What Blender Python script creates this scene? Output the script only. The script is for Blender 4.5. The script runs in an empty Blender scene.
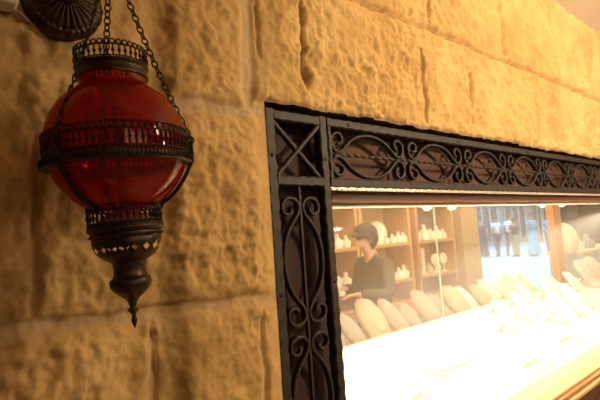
import bpy, math, random
import numpy as np
from mathutils import Vector, Matrix
random.seed(7)
PI = math.pi
SC = bpy.context.scene
COL = SC.collection

# ------------------------------------------------------------------ materials
def nt(name):
    m = bpy.data.materials.new(name); m.use_nodes = True
    n = m.node_tree; n.nodes.clear()
    return m, n, n.nodes, n.links

def mat(name, col, rough=.5, metal=0., noise=.12, scale=30., bump=0., spec=.5, emit=0., coat=0., col2=None, stretch=None):
    m, t, N, L = nt(name)
    out = N.new('ShaderNodeOutputMaterial'); b = N.new('ShaderNodeBsdfPrincipled')
    L.new(b.outputs[0], out.inputs[0])
    tc = N.new('ShaderNodeTexCoord'); mp = N.new('ShaderNodeMapping')
    if stretch: mp.inputs['Scale'].default_value = stretch
    L.new(tc.outputs['Object'], mp.inputs[0])
    nz = N.new('ShaderNodeTexNoise'); nz.inputs['Scale'].default_value = scale; nz.inputs['Detail'].default_value = 5
    L.new(mp.outputs[0], nz.inputs['Vector'])
    cr = N.new('ShaderNodeValToRGB')
    c2 = col2 or tuple(c*(1-noise*2) for c in col)
    cr.color_ramp.elements[0].position = .3; cr.color_ramp.elements[1].position = .7
    cr.color_ramp.elements[0].color = (*c2, 1); cr.color_ramp.elements[1].color = (*col, 1)
    L.new(nz.outputs['Fac'], cr.inputs[0]); L.new(cr.outputs[0], b.inputs['Base Color'])
    b.inputs['Roughness'].default_value = rough; b.inputs['Metallic'].default_value = metal
    b.inputs['Specular IOR Level'].default_value = spec
    b.inputs['Coat Weight'].default_value = coat
    if emit:
        L.new(cr.outputs[0], b.inputs['Emission Color']); b.inputs['Emission Strength'].default_value = emit
    if bump:
        bp = N.new('ShaderNodeBump'); bp.inputs['Strength'].default_value = bump; bp.inputs['Distance'].default_value = .004
        L.new(nz.outputs['Fac'], bp.inputs['Height']); L.new(bp.outputs[0], b.inputs['Normal'])
    return m

def facing_refl(N, L, lo, hi):
    lw = N.new('ShaderNodeLayerWeight'); lw.inputs[0].default_value = .5
    pw = N.new('ShaderNodeMath'); pw.operation = 'POWER'; pw.inputs[1].default_value = 5
    L.new(lw.outputs['Facing'], pw.inputs[0])
    mr = N.new('ShaderNodeMapRange'); mr.inputs[3].default_value = lo; mr.inputs[4].default_value = hi
    L.new(pw.outputs[0], mr.inputs[0]); return mr
def glass(name, tint=(1, 1, 1), haze=(.9, .85, .75), hz=.1, rough=.02, refl=1.0):
    m, t, N, L = nt(name)
    out = N.new('ShaderNodeOutputMaterial')
    tr = N.new('ShaderNodeBsdfTransparent'); tr.inputs[0].default_value = (*tint, 1)
    df = N.new('ShaderNodeBsdfTranslucent'); df.inputs[0].default_value = (*haze, 1)  # veil mixed in to imitate bright reflections on the pane
    nz = N.new('ShaderNodeTexNoise'); nz.inputs['Scale'].default_value = 1.3; nz.inputs['Detail'].default_value = 3
    mr = N.new('ShaderNodeMapRange'); mr.inputs[3].default_value = hz*.5; mr.inputs[4].default_value = hz*1.5
    L.new(nz.outputs['Fac'], mr.inputs[0])
    mx = N.new('ShaderNodeMixShader'); L.new(mr.outputs[0], mx.inputs[0])
    L.new(tr.outputs[0], mx.inputs[1]); L.new(df.outputs[0], mx.inputs[2])
    gl = N.new('ShaderNodeBsdfGlossy'); gl.inputs['Roughness'].default_value = rough
    mu = facing_refl(N, L, .03*refl, .55*refl)
    m2 = N.new('ShaderNodeMixShader'); L.new(mu.outputs[0], m2.inputs[0])
    L.new(mx.outputs[0], m2.inputs[1]); L.new(gl.outputs[0], m2.inputs[2])
    L.new(m2.outputs[0], out.inputs[0])
    return m

def stone_mat():
    m, t, N, L = nt('honey_stone')
    out = N.new('ShaderNodeOutputMaterial'); b = N.new('ShaderNodeBsdfPrincipled')
    L.new(b.outputs[0], out.inputs[0])
    tc = N.new('ShaderNodeTexCoord')
    n1 = N.new('ShaderNodeTexNoise'); n1.inputs['Scale'].default_value = 9; n1.inputs['Detail'].default_value = 8; n1.inputs['Roughness'].default_value = .62
    n2 = N.new('ShaderNodeTexNoise'); n2.inputs['Scale'].default_value = 130; n2.inputs['Detail'].default_value = 4
    n3 = N.new('ShaderNodeTexNoise'); n3.inputs['Scale'].default_value = 2.2; n3.inputs['Detail'].default_value = 3
    for n in (n1, n2, n3): L.new(tc.outputs['Object'], n.inputs['Vector'])
    cr = N.new('ShaderNodeValToRGB'); e = cr.color_ramp.elements
    e[0].position = .3; e[0].color = (.50, .30, .105, 1); e[1].position = .68; e[1].color = (.73, .48, .195, 1)
    x = e.new(.5); x.color = (.64, .40, .148, 1)
    L.new(n1.outputs['Fac'], cr.inputs[0])
    c3 = N.new('ShaderNodeValToRGB'); e = c3.color_ramp.elements
    e[0].position = .35; e[0].color = (.72, .66, .6, 1); e[1].position = .65; e[1].color = (1, 1, 1, 1)
    L.new(n3.outputs['Fac'], c3.inputs[0])
    mu = N.new('ShaderNodeMix'); mu.data_type = 'RGBA'; mu.blend_type = 'MULTIPLY'; mu.inputs[0].default_value = .55
    L.new(cr.outputs[0], mu.inputs[6]); L.new(c3.outputs[0], mu.inputs[7])
    at = N.new('ShaderNodeAttribute'); at.attribute_name = 'mortar'
    mm = N.new('ShaderNodeMix'); mm.data_type = 'RGBA'
    L.new(at.outputs['Fac'], mm.inputs[0]); L.new(mu.outputs[2], mm.inputs[6]); mm.inputs[7].default_value = (.55, .38, .2, 1)
    a2 = N.new('ShaderNodeAttribute'); a2.attribute_name = 'grime_shade'
    m3 = N.new('ShaderNodeMix'); m3.data_type = 'RGBA'
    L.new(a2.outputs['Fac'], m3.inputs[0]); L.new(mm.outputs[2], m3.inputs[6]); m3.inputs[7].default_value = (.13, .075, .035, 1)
    L.new(m3.outputs[2], b.inputs['Base Color'])
    b.inputs['Roughness'].default_value = .85; b.inputs['Specular IOR Level'].default_value = .25
    bp = N.new('ShaderNodeBump'); bp.inputs['Strength'].default_value = .35; bp.inputs['Distance'].default_value = .003
    L.new(n2.outputs['Fac'], bp.inputs['Height']); L.new(bp.outputs[0], b.inputs['Normal'])
    return m

M = dict(
    stone=stone_mat(),
    iron=mat('wrought_iron', (.040, .024, .014), .6, .1, .2, 60, .35),
    highlight_iron=mat('painted_highlight_iron', (.75, .62, .48), .35, .4, .1, 60),  # pale colour stands in for highlights from the display light
    bronze=mat('aged_bronze', (.085, .052, .026), .38, .75, .25, 40, .3),
    blackmetal=mat('black_metal', (.03, .02, .014), .4, .6, .2, 40),
    header=mat('lit_header_wood', (.30, .125, .06), .5, 0, .12, 8, 0, stretch=(.6, 4, 9)),  # lit copy of the board wood, light painted into the colour
    jamb=mat('dark_jamb_wood', (.050, .020, .012), .8, 0, .12, 8, 0, stretch=(4, 4, .6)),
    board=mat('brown_wood_board', (.105, .042, .022), .8, 0, .12, 8, 0, stretch=(.6, 4, 9)),
    sillwood=mat('varnished_sill_wood', (.50, .20, .065), .5, 0, .12, 12, 0, stretch=(.5, 4, 6), coat=.0),
    sillpale=mat('pale_sill_edge', (.80, .50, .20), .4, 0, .1, 14, stretch=(.5, 4, 6)),
    apron=mat('dark_apron_wood', (.12, .05, .03), .5, 0, .12, 9, 0, stretch=(.5, 4, 6)),
    ceil=mat('cream_plaster', (.84, .76, .66), .9, 0, .03, 6),
    pale=mat('pale_plastic', (.75, .72, .58), .5, 0, .03, 5),
    cable=mat('tan_cable', (.35, .23, .12), .5, 0, .05, 20),
    cloth=mat('white_cloth', (.93, .88, .80), .8, 0, .02, 20),
    bust=mat('white_velvet', (.92, .84, .74), .7, 0, .04, 15),
    cream=mat('cream_linen', (.80, .64, .42), .8, 0, .05, 30),
    tan=mat('tan_linen', (.56, .40, .29), .8, 0, .08, 30),
    pink=mat('dusty_pink_linen', (.46, .33, .29), .8, 0, .1, 30),
    greycl=mat('grey_linen', (.36, .29, .26), .8, 0, .1, 30),
    gold=mat('gold_beads', (.75, .5, .18), .3, .8, .1, 50),
    silver=mat('silver_beads', (.55, .5, .5), .3, .7, .1, 50),
    shelf=mat('honey_cabinet_wood', (.62, .34, .15), .45, 0, .12, 6, 0, stretch=(3, 3, .5)),
    shelfback=mat('warm_cabinet_back', (.72, .48, .27), .7, 0, .08, 4),
    post=mat('orange_post_wood', (.66, .27, .07), .4, 0, .14, 7, 0, stretch=(5, 5, .4)),
    pillar=mat('cream_speckled_pillar', (.62, .45, .27), .8, 0, .16, 26, .3),
    shopwall=mat('warm_shop_wall', (.70, .50, .32), .8, 0, .04, 5),
    darkwall=mat('dark_cabinet_wall', (.05, .035, .025), .6, 0, .1, 5),
    floor=mat('beige_floor_tile', (.45, .36, .27), .35, 0, .06, 6),
    pave=mat('pale_paving', (.34, .46, .58), .8, 0, .06, .8),
    facade=mat('blue_grey_facade', (.42, .52, .58), .8, 0, .12, .5, stretch=(4, 1, .2)),
    facadeglass=mat('dim_shopfront_glass', (.16, .24, .30), .25, 0, .2, .7),
    facadetrim=mat('pale_blue_trim', (.62, .72, .78), .6, 0, .05, 2),
    skin=mat('skin', (.62, .36, .24), .5, 0, .05, 12),
    hair=mat('dark_hair', (.035, .024, .018), .5, 0, .2, 60, .3),
    jacket=mat('taupe_jacket', (.10, .075, .055), .75, 0, .15, 18),
    trousers=mat('dark_trousers', (.06, .05, .045), .8, 0, .15, 18),
    cap=mat('dark_cap', (.045, .035, .03), .7, 0, .1, 20),
    shoe=mat('dark_shoe', (.03, .025, .02), .5),
    eye=mat('dark_eye', (.02, .015, .01), .2),
    s_white=mat('white_shirt', (.80, .82, .86), .8, 0, .05, 8),
    s_blue=mat('light_blue_shirt', (.12, .35, .60), .8, 0, .08, 8),
    s_turq=mat('turquoise_robe', (.10, .42, .60), .8, 0, .08, 8),
    s_grey=mat('slate_dress', (.07, .08, .14), .8, 0, .1, 8),
    s_dark=mat('charcoal_shirt', (.06, .05, .05), .8, 0, .1, 8),
    s_red=mat('faded_red_shirt', (.55, .2, .22), .8, 0, .1, 8),
    s_khaki=mat('khaki_trousers', (.38, .30, .16), .8, 0, .1, 8),
    s_navy=mat('navy_trousers', (.05, .06, .10), .8, 0, .1, 8),
    led=mat('warm_light_strip', (1, .80, .50), .5, emit=9, noise=0),
    globe=mat('glowing_glass_globe', (1, .88, .68), .3, emit=5, noise=0),
    glass=glass('window_glass', (.97, .97, .95), hz=.075),
    glass2=glass('partition_glass', (.97, .98, .95), hz=.06, refl=.8),
    glassedge=mat('green_glass_edge', (.55, .70, .52), .2, 0, .05, 30),
    streetglass=glass('street_glass', (.93, .97, 1), hz=.04, refl=.5),
    flame=mat('wax_candle', (.35, .12, .06), .6),
)

def ruby():
    m, t, N, L = nt('ruby_glass')
    out = N.new('ShaderNodeOutputMaterial')
    tr = N.new('ShaderNodeBsdfTransparent'); tr.inputs[0].default_value = (.62, .026, .012, 1)
    df = N.new('ShaderNodeBsdfTranslucent'); df.inputs[0].default_value = (.45, .014, .007, 1)
    d2 = N.new('ShaderNodeBsdfDiffuse'); d2.inputs[0].default_value = (.36, .010, .005, 1)
    a = N.new('ShaderNodeAddShader')
    m0 = N.new('ShaderNodeMixShader'); m0.inputs[0].default_value = .5
    L.new(df.outputs[0], m0.inputs[1]); L.new(d2.outputs[0], m0.inputs[2])
    mx = N.new('ShaderNodeMixShader'); 
    lw = N.new('ShaderNodeLayerWeight'); lw.inputs[0].default_value = .35
    mr = N.new('ShaderNodeMapRange'); mr.inputs[3].default_value = .34; mr.inputs[4].default_value = .85
    L.new(lw.outputs['Facing'], mr.inputs[0]); L.new(mr.outputs[0], mx.inputs[0])
    L.new(tr.outputs[0], mx.inputs[1]); L.new(m0.outputs[0], mx.inputs[2])
    nz = N.new('ShaderNodeTexNoise'); nz.inputs['Scale'].default_value = 9
    bp = N.new('ShaderNodeBump'); bp.inputs['Strength'].default_value = .15; bp.inputs['Distance'].default_value = .004
    tc = N.new('ShaderNodeTexCoord'); L.new(tc.outputs['Object'], nz.inputs['Vector']); L.new(nz.outputs['Fac'], bp.inputs['Height'])
    gl = N.new('ShaderNodeBsdfGlossy'); gl.inputs['Roughness'].default_value = .07; gl.inputs[0].default_value = (1, .75, .6, 1)
    L.new(bp.outputs[0], gl.inputs['Normal'])
    fr = facing_refl(N, L, .05, .75)
    m2 = N.new('ShaderNodeMixShader'); L.new(fr.outputs[0], m2.inputs[0])
    L.new(mx.outputs[0], m2.inputs[1]); L.new(gl.outputs[0], m2.inputs[2]); L.new(m2.outputs[0], out.inputs[0])
    return m
M['ruby'] = ruby()

# ------------------------------------------------------------------ mesh builder
class MB:
    def __init__(s): s.v = []; s.f = []
    def add(s, vs, fs):
        o = len(s.v); s.v += [tuple(p) for p in vs]; s.f += [tuple(i+o for i in f) for f in fs]; return s
    def box(s, a, b):
        x0, y0, z0 = a; x1, y1, z1 = b
        return s.add([(x0,y0,z0),(x1,y0,z0),(x1,y1,z0),(x0,y1,z0),(x0,y0,z1),(x1,y0,z1),(x1,y1,z1),(x0,y1,z1)],
                     [(3,2,1,0),(4,5,6,7),(0,1,5,4),(1,2,6,5),(2,3,7,6),(3,0,4,7)])
    def tube(s, path, r, n=8, closed=False, caps=True, prof=None, twist=0., up=None):
        P = [Vector(p) for p in path]; k = len(P)
        rs = r if isinstance(r, (list, tuple)) else [r]*k
        nrm = None; rings = []
        for i in range(k):
            if closed: t = P[(i+1) % k]-P[i-1]
            else: t = P[min(i+1, k-1)]-P[max(i-1, 0)]
            t.normalize()
            if nrm is None:
                a = Vector(up) if up else (Vector((0,0,1)) if abs(t.z) < .9 else Vector((1,0,0)))
                nrm = (a-t*a.dot(t)).normalized()
            else:
                nrm = (nrm-t*nrm.dot(t)).normalized()
            bn = t.cross(nrm); ring = []
            pr = prof or [(math.cos(2*PI*j/n), math.sin(2*PI*j/n)) for j in range(n)]
            a = twist*i
            for (c, d) in pr:
                c2, d2 = c*math.cos(a)-d*math.sin(a), c*math.sin(a)+d*math.cos(a)
                ring.append(P[i]+nrm*(c2*rs[i])+bn*(d2*rs[i]))
            rings.append(ring)
        n = len(rings[0]); vs = [p for q in rings for p in q]; fs = []
        for i in range(k if closed else k-1):
            for j in range(n):
                a, b = i*n+j, i*n+(j+1) % n; c, d = ((i+1) % k)*n+(j+1) % n, ((i+1) % k)*n+j
                fs.append((a, b, c, d))
        if not closed and caps:
            fs.append(tuple(range(n))[::-1]); fs.append(tuple((k-1)*n+j for j in range(n)))
        return s.add(vs, fs)
    def lathe(s, prof, n=48, skip=None):
        vs = [(r*math.cos(2*PI*j/n), r*math.sin(2*PI*j/n), z) for (r, z) in prof for j in range(n)]
        fs = []
        for i in range(len(prof)-1):
            for j in range(n):
                if skip and skip(i, j): continue
                fs.append((i*n+j, i*n+(j+1) % n, (i+1)*n+(j+1) % n, (i+1)*n+j))
        return s.add(vs, fs)
    def ball(s, c, r, n=10, sc=(1,1,1)):
        prof = [(math.sin(PI*i/n), -math.cos(PI*i/n)) for i in range(n+1)]
        vs = [(c[0]+r*sc[0]*a*math.cos(2*PI*j/n), c[1]+r*sc[1]*a*math.sin(2*PI*j/n), c[2]+r*sc[2]*z) for a, z in prof for j in range(n)]
        fs = [(i*n+j, i*n+(j+1) % n, (i+1)*n+(j+1) % n, (i+1)*n+j) for i in range(n) for j in range(n)]
        return s.add(vs, fs)
    def torus(s, c, R, r, ax=(0,0,1), n=12, m=6, sx=1, upv=None):
        ax = Vector(ax).normalized(); a = Vector(upv) if upv else (Vector((0,0,1)) if abs(ax.z) < .9 else Vector((1,0,0)))
        a = (a-ax*a.dot(ax)).normalized(); b = ax.cross(a); c = Vector(c)
        return s.tube([c+a*(R*sx*math.cos(2*PI*i/n))+b*(R*math.sin(2*PI*i/n)) for i in range(n)], r, m, closed=True)
    def build(s, name, m, parent=None, smooth=True, loc=None, bevel=0, auto=None):
        me = bpy.data.meshes.new(name); me.from_pydata(s.v, [], s.f); me.validate(); me.update()
        me.materials.append(M[m] if isinstance(m, str) else m)
        if smooth:
            me.polygons.foreach_set('use_smooth', [True]*len(me.polygons))
            me.set_sharp_from_angle(angle=math.radians(auto or 40))
        o = bpy.data.objects.new(name, me); COL.objects.link(o)
        if parent: o.parent = parent
        if loc: o.location = loc
        if bevel:
            b = o.modifiers.new('bevel', 'BEVEL'); b.width = bevel; b.segments = 2; b.limit_method = 'ANGLE'
        return o

def tag(o, label=None, cat=None, group=None, kind=None):
    if label: o['label'] = label
    if cat: o['category'] = cat
    if group: o['group'] = group
    if kind: o['kind'] = kind
    return o
def empty(name, loc=(0,0,0), rz=0, rot=None):
    o = bpy.data.objects.new(name, None); COL.objects.link(o); o.location = loc
    o.rotation_euler = rot or (0, 0, rz); o.empty_display_size = .05; return o
def copy_tree(o, parent=None):
    c = o.copy(); COL.objects.link(c); c.parent = parent
    for ch in list(o.children): copy_tree(ch, c)
    return c

# ------------------------------------------------------------------ noise
def noise2(x, y, seed=0):
    xi = np.floor(x).astype(np.int64); yi = np.floor(y).astype(np.int64); xf = x-xi; yf = y-yi
    def g(ix, iy, fx, fy):
        h = (ix*374761393+iy*668265263+seed*974711) & 0xffffffff
        h = ((h ^ (h >> 13))*1274126177) & 0xffffffff; h = h ^ (h >> 16)
        a = (h & 0xffff)/65536*2*PI
        return np.cos(a)*fx+np.sin(a)*fy
    u = xf*xf*xf*(xf*(xf*6-15)+10); v = yf*yf*yf*(yf*(yf*6-15)+10)
    a = g(xi, yi, xf, yf); b = g(xi+1, yi, xf-1, yf); c = g(xi, yi+1, xf, yf-1); d = g(xi+1, yi+1, xf-1, yf-1)
    return (a*(1-u)+b*u)*(1-v)+(c*(1-u)+d*u)*v
def sstep(a, b, x):
    t = np.clip((x-a)/(b-a), 0, 1); return t*t*(3-2*t)

# ------------------------------------------------------------------ front stone wall
OX0, OX1, OZ0, OZ1 = .454, 3.06, .90, 1.7925
def axis(segs):
    out = []
    for a, b, st in segs:
        n = max(1, round((b-a)/st)); out += [a+(b-a)*i/n for i in range(n)]
    out.append(segs[-1][1]); return np.array(out)
xs = axis([(-2.5, -.7, .03), (-.7, 0, .02), (0, OX0, .0033), (OX0, 1.2, .0036), (1.2, OX1, .0065), (OX1, 3.4, .01), (3.4, 5.5, .025)])
zs = axis([(0, OZ0, .04), (OZ0, 1.2, .012), (1.2, OZ1, .0036), (OZ1, 2.39, .0036)])
JO = [  # x0,z0,x1,z1,half width,depth,mortar,grime
    (-2.5, 2.06, 5.5, 2.055, .0075, .010, .3, .55),
    (-2.5, 1.462, .13, 1.460, .012, .009, .8, .10), (.13, 1.460, .46, 1.45, .012, .010, .8, .1),
    (.29, 1.768, .45, 1.772, .015, .008, .9, .0), (-.7, 1.80, .27, 1.79, .008, .003, .1, .15),
    (-2.5, 1.12, .46, 1.12, .012, .01, .8, .1),
    (.417, 1.768, .424, 2.06, .019, .007, .95, .0), (.441, 1.86, .445, 2.06, .004, .006, .1, .35),
    (.549, 1.83, .545, 2.02, .007, .010, .5, .4), (.36, 2.06, .36, 2.39, .01, .01, .7, .1),
    (.228, 1.12, .236, 1.455, .009, .010, .5, .25), (.419, 1.12, .415, 1.44, .008, .008, .5, .3),
    (.092, 1.46, .094, 1.70, .006, .003, .2, .2), (-.25, 1.46, -.25, 1.8, .01, .008, .5, .3),
    (.98, 2.06, .995, 2.39, .006, .009, .3, .6), (1.385, 2.06, 1.40, 2.39, .007, .010, .3, .6),
    (1.60, 2.06, 1.59, 2.24, .006, .005, .4, .4), (1.79, 2.06, 1.80, 2.39, .007, .010, .3, .6),
    (2.14, 2.06, 2.15, 2.39, .007, .009, .3, .6), (2.60, 2.06, 2.6, 2.39, .007, .009, .3, .6), (.70, 2.1, .70, 2.39, .007, .008, .4, .4),
    (.94, 1.80, .93, 2.00, .006, .009, .3, .55), (1.155, 1.82, 1.16, 1.99, .007, .011, .2, .7),
    (1.34, 1.88, 1.40, 1.99, .018, .004, .8, .0), (1.58, 1.80, 1.575, 2.0, .007, .008, .5, .4),
    (1.78, 1.80, 1.785, 2.05, .008, .008, .5, .4), (2.05, 1.8, 2.06, 2.05, .008, .009, .5, .4),
    (2.36, 1.8, 2.36, 2.05, .008, .009, .5, .4), (2.7, 1.8, 2.7, 2.05, .008, .009, .5, .4),
]
X, Z = np.meshgrid(xs, zs)
wob = .006*noise2(X*14, Z*14, 3)+.003*noise2(X*40, Z*40, 4)
wob2 = .006*noise2(X*14, Z*14, 13)+.003*noise2(X*40, Z*40, 14)
Xw, Zw = X+wob, Z+wob2
carve = np.zeros_like(X); mort = np.zeros_like(X); grime_shade = np.zeros_like(X); dmin = np.full_like(X, 9.)
for (x0, z0, x1, z1, hw, dp, mo, gr) in JO:
    dx, dz = x1-x0, z1-z0; L2 = dx*dx+dz*dz
    t = np.clip(((Xw-x0)*dx+(Zw-z0)*dz)/L2, 0, 1)
    d = np.hypot(Xw-x0-t*dx, Zw-z0-t*dz)
    w = hw*(1+.35*noise2(X*9, Z*9, 21))
    vert_ = abs(dx) < abs(dz)
    w = w*(.72 if vert_ else .9)*(np.clip(np.minimum(t, 1-t)*9, .15, 1) if vert_ else 1)
    k = (1-sstep(.45, 1.25, d/w))*(.65+.6*np.clip(.5+noise2(X*6+x0, Z*6, 61), 0, 1))
    carve = np.maximum(carve, k*dp); mort = np.maximum(mort, k*mo)
    side = 1-sstep(.15, .6, d/w) if gr > .4 else k
    grime_shade = np.maximum(grime_shade, side*gr); dmin = np.minimum(dmin, d/w)
rg = lambda s, sd: 1-2*np.abs(noise2(X*s, Z*s, sd))
rel = (.0060*noise2(X*7, Z*7, 1)+.0055*noise2(X*19+2*noise2(X*8, Z*8, 9), Z*19, 2)
       + (.0050*noise2(X*44, Z*38, 5)+.0034*rg(22, 6)+.0032*noise2(X*95, Z*85, 7)+.0020*noise2(X*190, Z*170, 8))*(.55+1.1*np.clip(.5+noise2(X*5, Z*5, 77), 0, 1)))
stonef = sstep(.8, 2.6, dmin)
smoothm = .55+.45*stonef
Y = -.010-rel*smoothm*1.15-.003*stonef+carve
# left bay sits a little deeper behind a rounded pier edge
left = 1-sstep(.268, .290, X+.010*noise2(X*3, Z*6, 31))
trough = np.exp(-((X-.258+.008*noise2(X*3, Z*6, 31))/.020)**2)
Y += left*.007+trough*.011
grime_shade = np.maximum(grime_shade, trough*.3)  # shade of the trough painted into the stone colour
# keep stones back from the opening and crumble their arris
inx = (X > OX0-1e-6) & (X < OX1+1e-6); inz = (Z > OZ0-1e-6) & (Z < OZ1+1e-6)
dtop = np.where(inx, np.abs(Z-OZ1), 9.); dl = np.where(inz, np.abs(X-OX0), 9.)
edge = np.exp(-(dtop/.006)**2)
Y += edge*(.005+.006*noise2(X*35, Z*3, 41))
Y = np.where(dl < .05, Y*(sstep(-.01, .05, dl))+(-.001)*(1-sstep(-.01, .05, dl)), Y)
grime_shade = np.maximum(grime_shade, np.exp(-(dtop/.005)**2)*.75)  # shadow band above the grille painted along the stone edge
Zp = Z.copy(); Xp = X.copy()
band = np.exp(-((Z-OZ1)/.012)**2)*inx*(Z > OZ1-1e-6)
Zp += band*(.0015+.005*noise2(X*28, X*0+.5, 51)+.002*noise2(X*90, X*0+.5, 52))
nz_, nx_ = X.shape
co = np.stack([Xp, Y, Zp], -1).reshape(-1, 3)
faces = []
hole = (xs[:-1, ] > OX0-1e-6) & (xs[1:] < OX1+1e-6)
holez = (zs[:-1] > OZ0-1e-6) & (zs[1:] < OZ1+1e-6)
II, JJ = np.meshgrid(np.arange(nz_-1), np.arange(nx_-1), indexing='ij')
keep = ~(holez[:, None] & hole[None, :])
a = (II*nx_+JJ)[keep]
quads = np.stack([a, a+1, a+nx_+1, a+nx_], -1)
# reveal: run the opening edge back into the wall
ix0 = int(np.argmin(abs(xs-OX0))); ix1 = int(np.argmin(abs(xs-OX1))); iz0 = int(np.argmin(abs(zs-OZ0))); iz1 = int(np.argmin(abs(zs-OZ1)))
loop = [iz1*nx_+j for j in range(ix0, ix1+1)]
lup = [i*nx_+ix0 for i in range(iz0, iz1+1)]; rup = [i*nx_+ix1 for i in range(iz0, iz1+1)]
extra = []; eq = []; base = len(co)
for k, lp in enumerate((loop, lup, rup)):
    st = base+len(extra)
    for i in lp: extra.append((co[i][0], .14, co[i][2]))
    for q in range(len(lp)-1): eq.append((lp[q], lp[q+1], st+q+1, st+q))
co2 = np.vstack([co, np.array(extra)]); fq = np.vstack([quads, np.array(eq)])
me = bpy.data.meshes.new('wall_front')
me.vertices.add(len(co2)); me.vertices.foreach_set('co', co2.astype(np.float32).ravel())
me.loops.add(len(fq)*4); me.loops.foreach_set('vertex_index', fq.astype(np.int32).ravel())
me.polygons.add(len(fq)); me.polygons.foreach_set('loop_start', np.arange(0, len(fq)*4, 4, dtype=np.int32))
me.polygons.foreach_set('loop_total', np.full(len(fq), 4, dtype=np.int32))
me.update(calc_edges=True); me.validate()
for nm, ar, ex in (('mortar', mort, 0), ('grime_shade', grime_shade, .8)):  # reveal gets an even dark tone as painted shade
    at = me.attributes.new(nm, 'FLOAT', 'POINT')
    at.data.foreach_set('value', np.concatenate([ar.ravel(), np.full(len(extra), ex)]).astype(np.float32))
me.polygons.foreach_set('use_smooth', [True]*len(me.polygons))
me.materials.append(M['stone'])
wf = bpy.data.objects.new('wall_front', me); COL.objects.link(wf); tag(wf, kind='structure')

def struct(name, mb, m, parent=None, **k):
    o = mb.build(name, m, parent, **k)
    if not parent: o['kind'] = 'structure'
    return o

# ------------------------------------------------------------------ shell
struct('ceiling', MB().box((-2.5, -3.2, 2.392), (5.5, .14, 2.50)), 'ceil', smooth=False)
struct('floor', MB().box((-2.5, -3.2, -.1), (12, 2.9, 0)), 'floor', smooth=False)
struct('ceiling_shop', MB().box((.1, .145, 2.392), (12, 2.9, 2.50)), 'ceil', smooth=False)
struct('wall_back', MB().box((.1, 2.78, 0), (5.02, 2.9, 2.392)), 'shopwall', smooth=False)
struct('wall_left', MB().box((.1, .15, 0), (.2, 2.78, 2.392)), 'shopwall', smooth=False)
struct('wall_right', MB().box((11.9, .15, 0), (12, 2.9, 2.392)), 'shopwall', smooth=False)
struct('wall_inner', MB().box((3.5, .02, 0), (12, .14, 2.392)), 'shopwall', smooth=False)
struct('wall_dark', MB().box((9.05, 2.42, 0), (11.9, 2.9, 2.392)), 'darkwall', smooth=False)
# ground outside, far facade
struct('floor_street', MB().box((-2, 2.9, -.12), (60, 30, -.02)), 'pave', smooth=False)

# wooden header and frame boards behind the grille
struct('trim_8', MB().box((.641, .040, 1.618), (3.055, .066, 1.648)), 'header', smooth=False, bevel=.002)
struct('trim_1', MB().box((.641, .046, 1.649), (3.055, .066, 1.84)), 'board', smooth=False, bevel=.002)
struct('trim_2', MB().box((.456, .045, .93), (.640, .066, 1.84)), 'jamb', smooth=False, bevel=.002)
t = MB(); t.box((.60, .0665, 1.612), (3.055, .110, 1.624))
struct('trim_3', t, 'sillpale', smooth=False, bevel=.001)
# sill mouldings
s = MB(); s.box((.60, .012, .922), (3.055, .148, .937)); struct('trim_4', s, 'sillpale', smooth=False, bevel=.004)
s = MB(); s.box((.60, .020, .938), (3.055, .148, .952)); struct('trim_5', s, 'sillwood', smooth=False, bevel=.004)
s = MB(); s.box((.60, .034, .953), (3.055, .148, .963)); struct('trim_6', s, 'sillpale', smooth=False, bevel=.003)
s = MB(); s.box((.456, .012, .0), (3.055, .10, .921)); struct('trim_7', s, 'apron', smooth=False)
# window pane
struct('window_1', MB().box((.60, .080, .964), (3.055, .086, 1.611)), 'glass', smooth=False)

# ------------------------------------------------------------------ wrought iron grille
def P2(u, v, y, vert, o):     # local (along, across) -> world;  vert: along runs downward
    return (o[0]+v, y, o[1]-u) if vert else (o[0]+u, y, o[1]+v)
def wavy_bar(mb, a, b, w, y0, y1, ph=0., amp=.0007, per=.028):
    ax, az = a; bx, bz = b; L = math.hypot(bx-ax, bz-az); tx, tz = (bx-ax)/L, (bz-az)/L; nx, nz = -tz, tx
    n = max(6, int(L/.004)); vs = []; fs = []
    for i in range(n+1):
        s_ = L*i/n
        w1 = w/2+amp*math.sin(2*PI*s_/per+ph)+.0004*math.sin(s_*613+ph)
        w2 = w/2+amp*math.sin(2*PI*s_/per+ph+2.1)+.0004*math.sin(s_*491+ph)
        dy = .0003*math.sin(2*PI*s_/per*.9+ph)
        cx, cz = ax+tx*s_, az+tz*s_
        c = .0022
        for (k, y) in ((w1, y1), (w1, y0+c), (w1-c, y0+dy), (-w2+c, y0+dy), (-w2, y0+c), (-w2, y1)):
            vs.append((cx+nx*k, y, cz+nz*k))
    for i in range(n):
        for j in range(6):
            q = i*6+j; r_ = i*6+(j+1) % 6; fs.append((q, r_, r_+6, q+6))
    fs.append((5, 4, 3, 2, 1, 0)); fs.append(tuple(n*6+j for j in range(6)))
    mb.add(vs, fs)
def crom(pts, n=7):
    out = []; k = len(pts)
    for i in range(k-1):
        p0 = pts[max(i-1, 0)]; p1 = pts[i]; p2 = pts[i+1]; p3 = pts[min(i+2, k-1)]
        for j in range(n):
            t = j/n; out.append(tuple(.5*((2*b)+(c-a)*t+(2*a-5*b+4*c-d)*t*t+(-a+3*b-3*c+d)*t**3) for a, b, c, d in zip(p0, p1, p2, p3)))
    out.append(pts[-1]); return out
ML = .253
half = [(.0285, .0235), (.0335, .0220), (.0400, .0265), (.0410, .0345), (.0355, .0420), (.0265, .0440), (.0165, .0395), (.0105, .0285), (.0120, .0160),
        (.0190, .0072), (.0290, .0045), (.0410, .0090), (.0530, .0190), (.0680, .0305), (.0860, .0395), (.1060, .0445), (.1265, .0460)]
full = half+[(ML-u, v) for u, v in half[-2::-1]]
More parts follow.
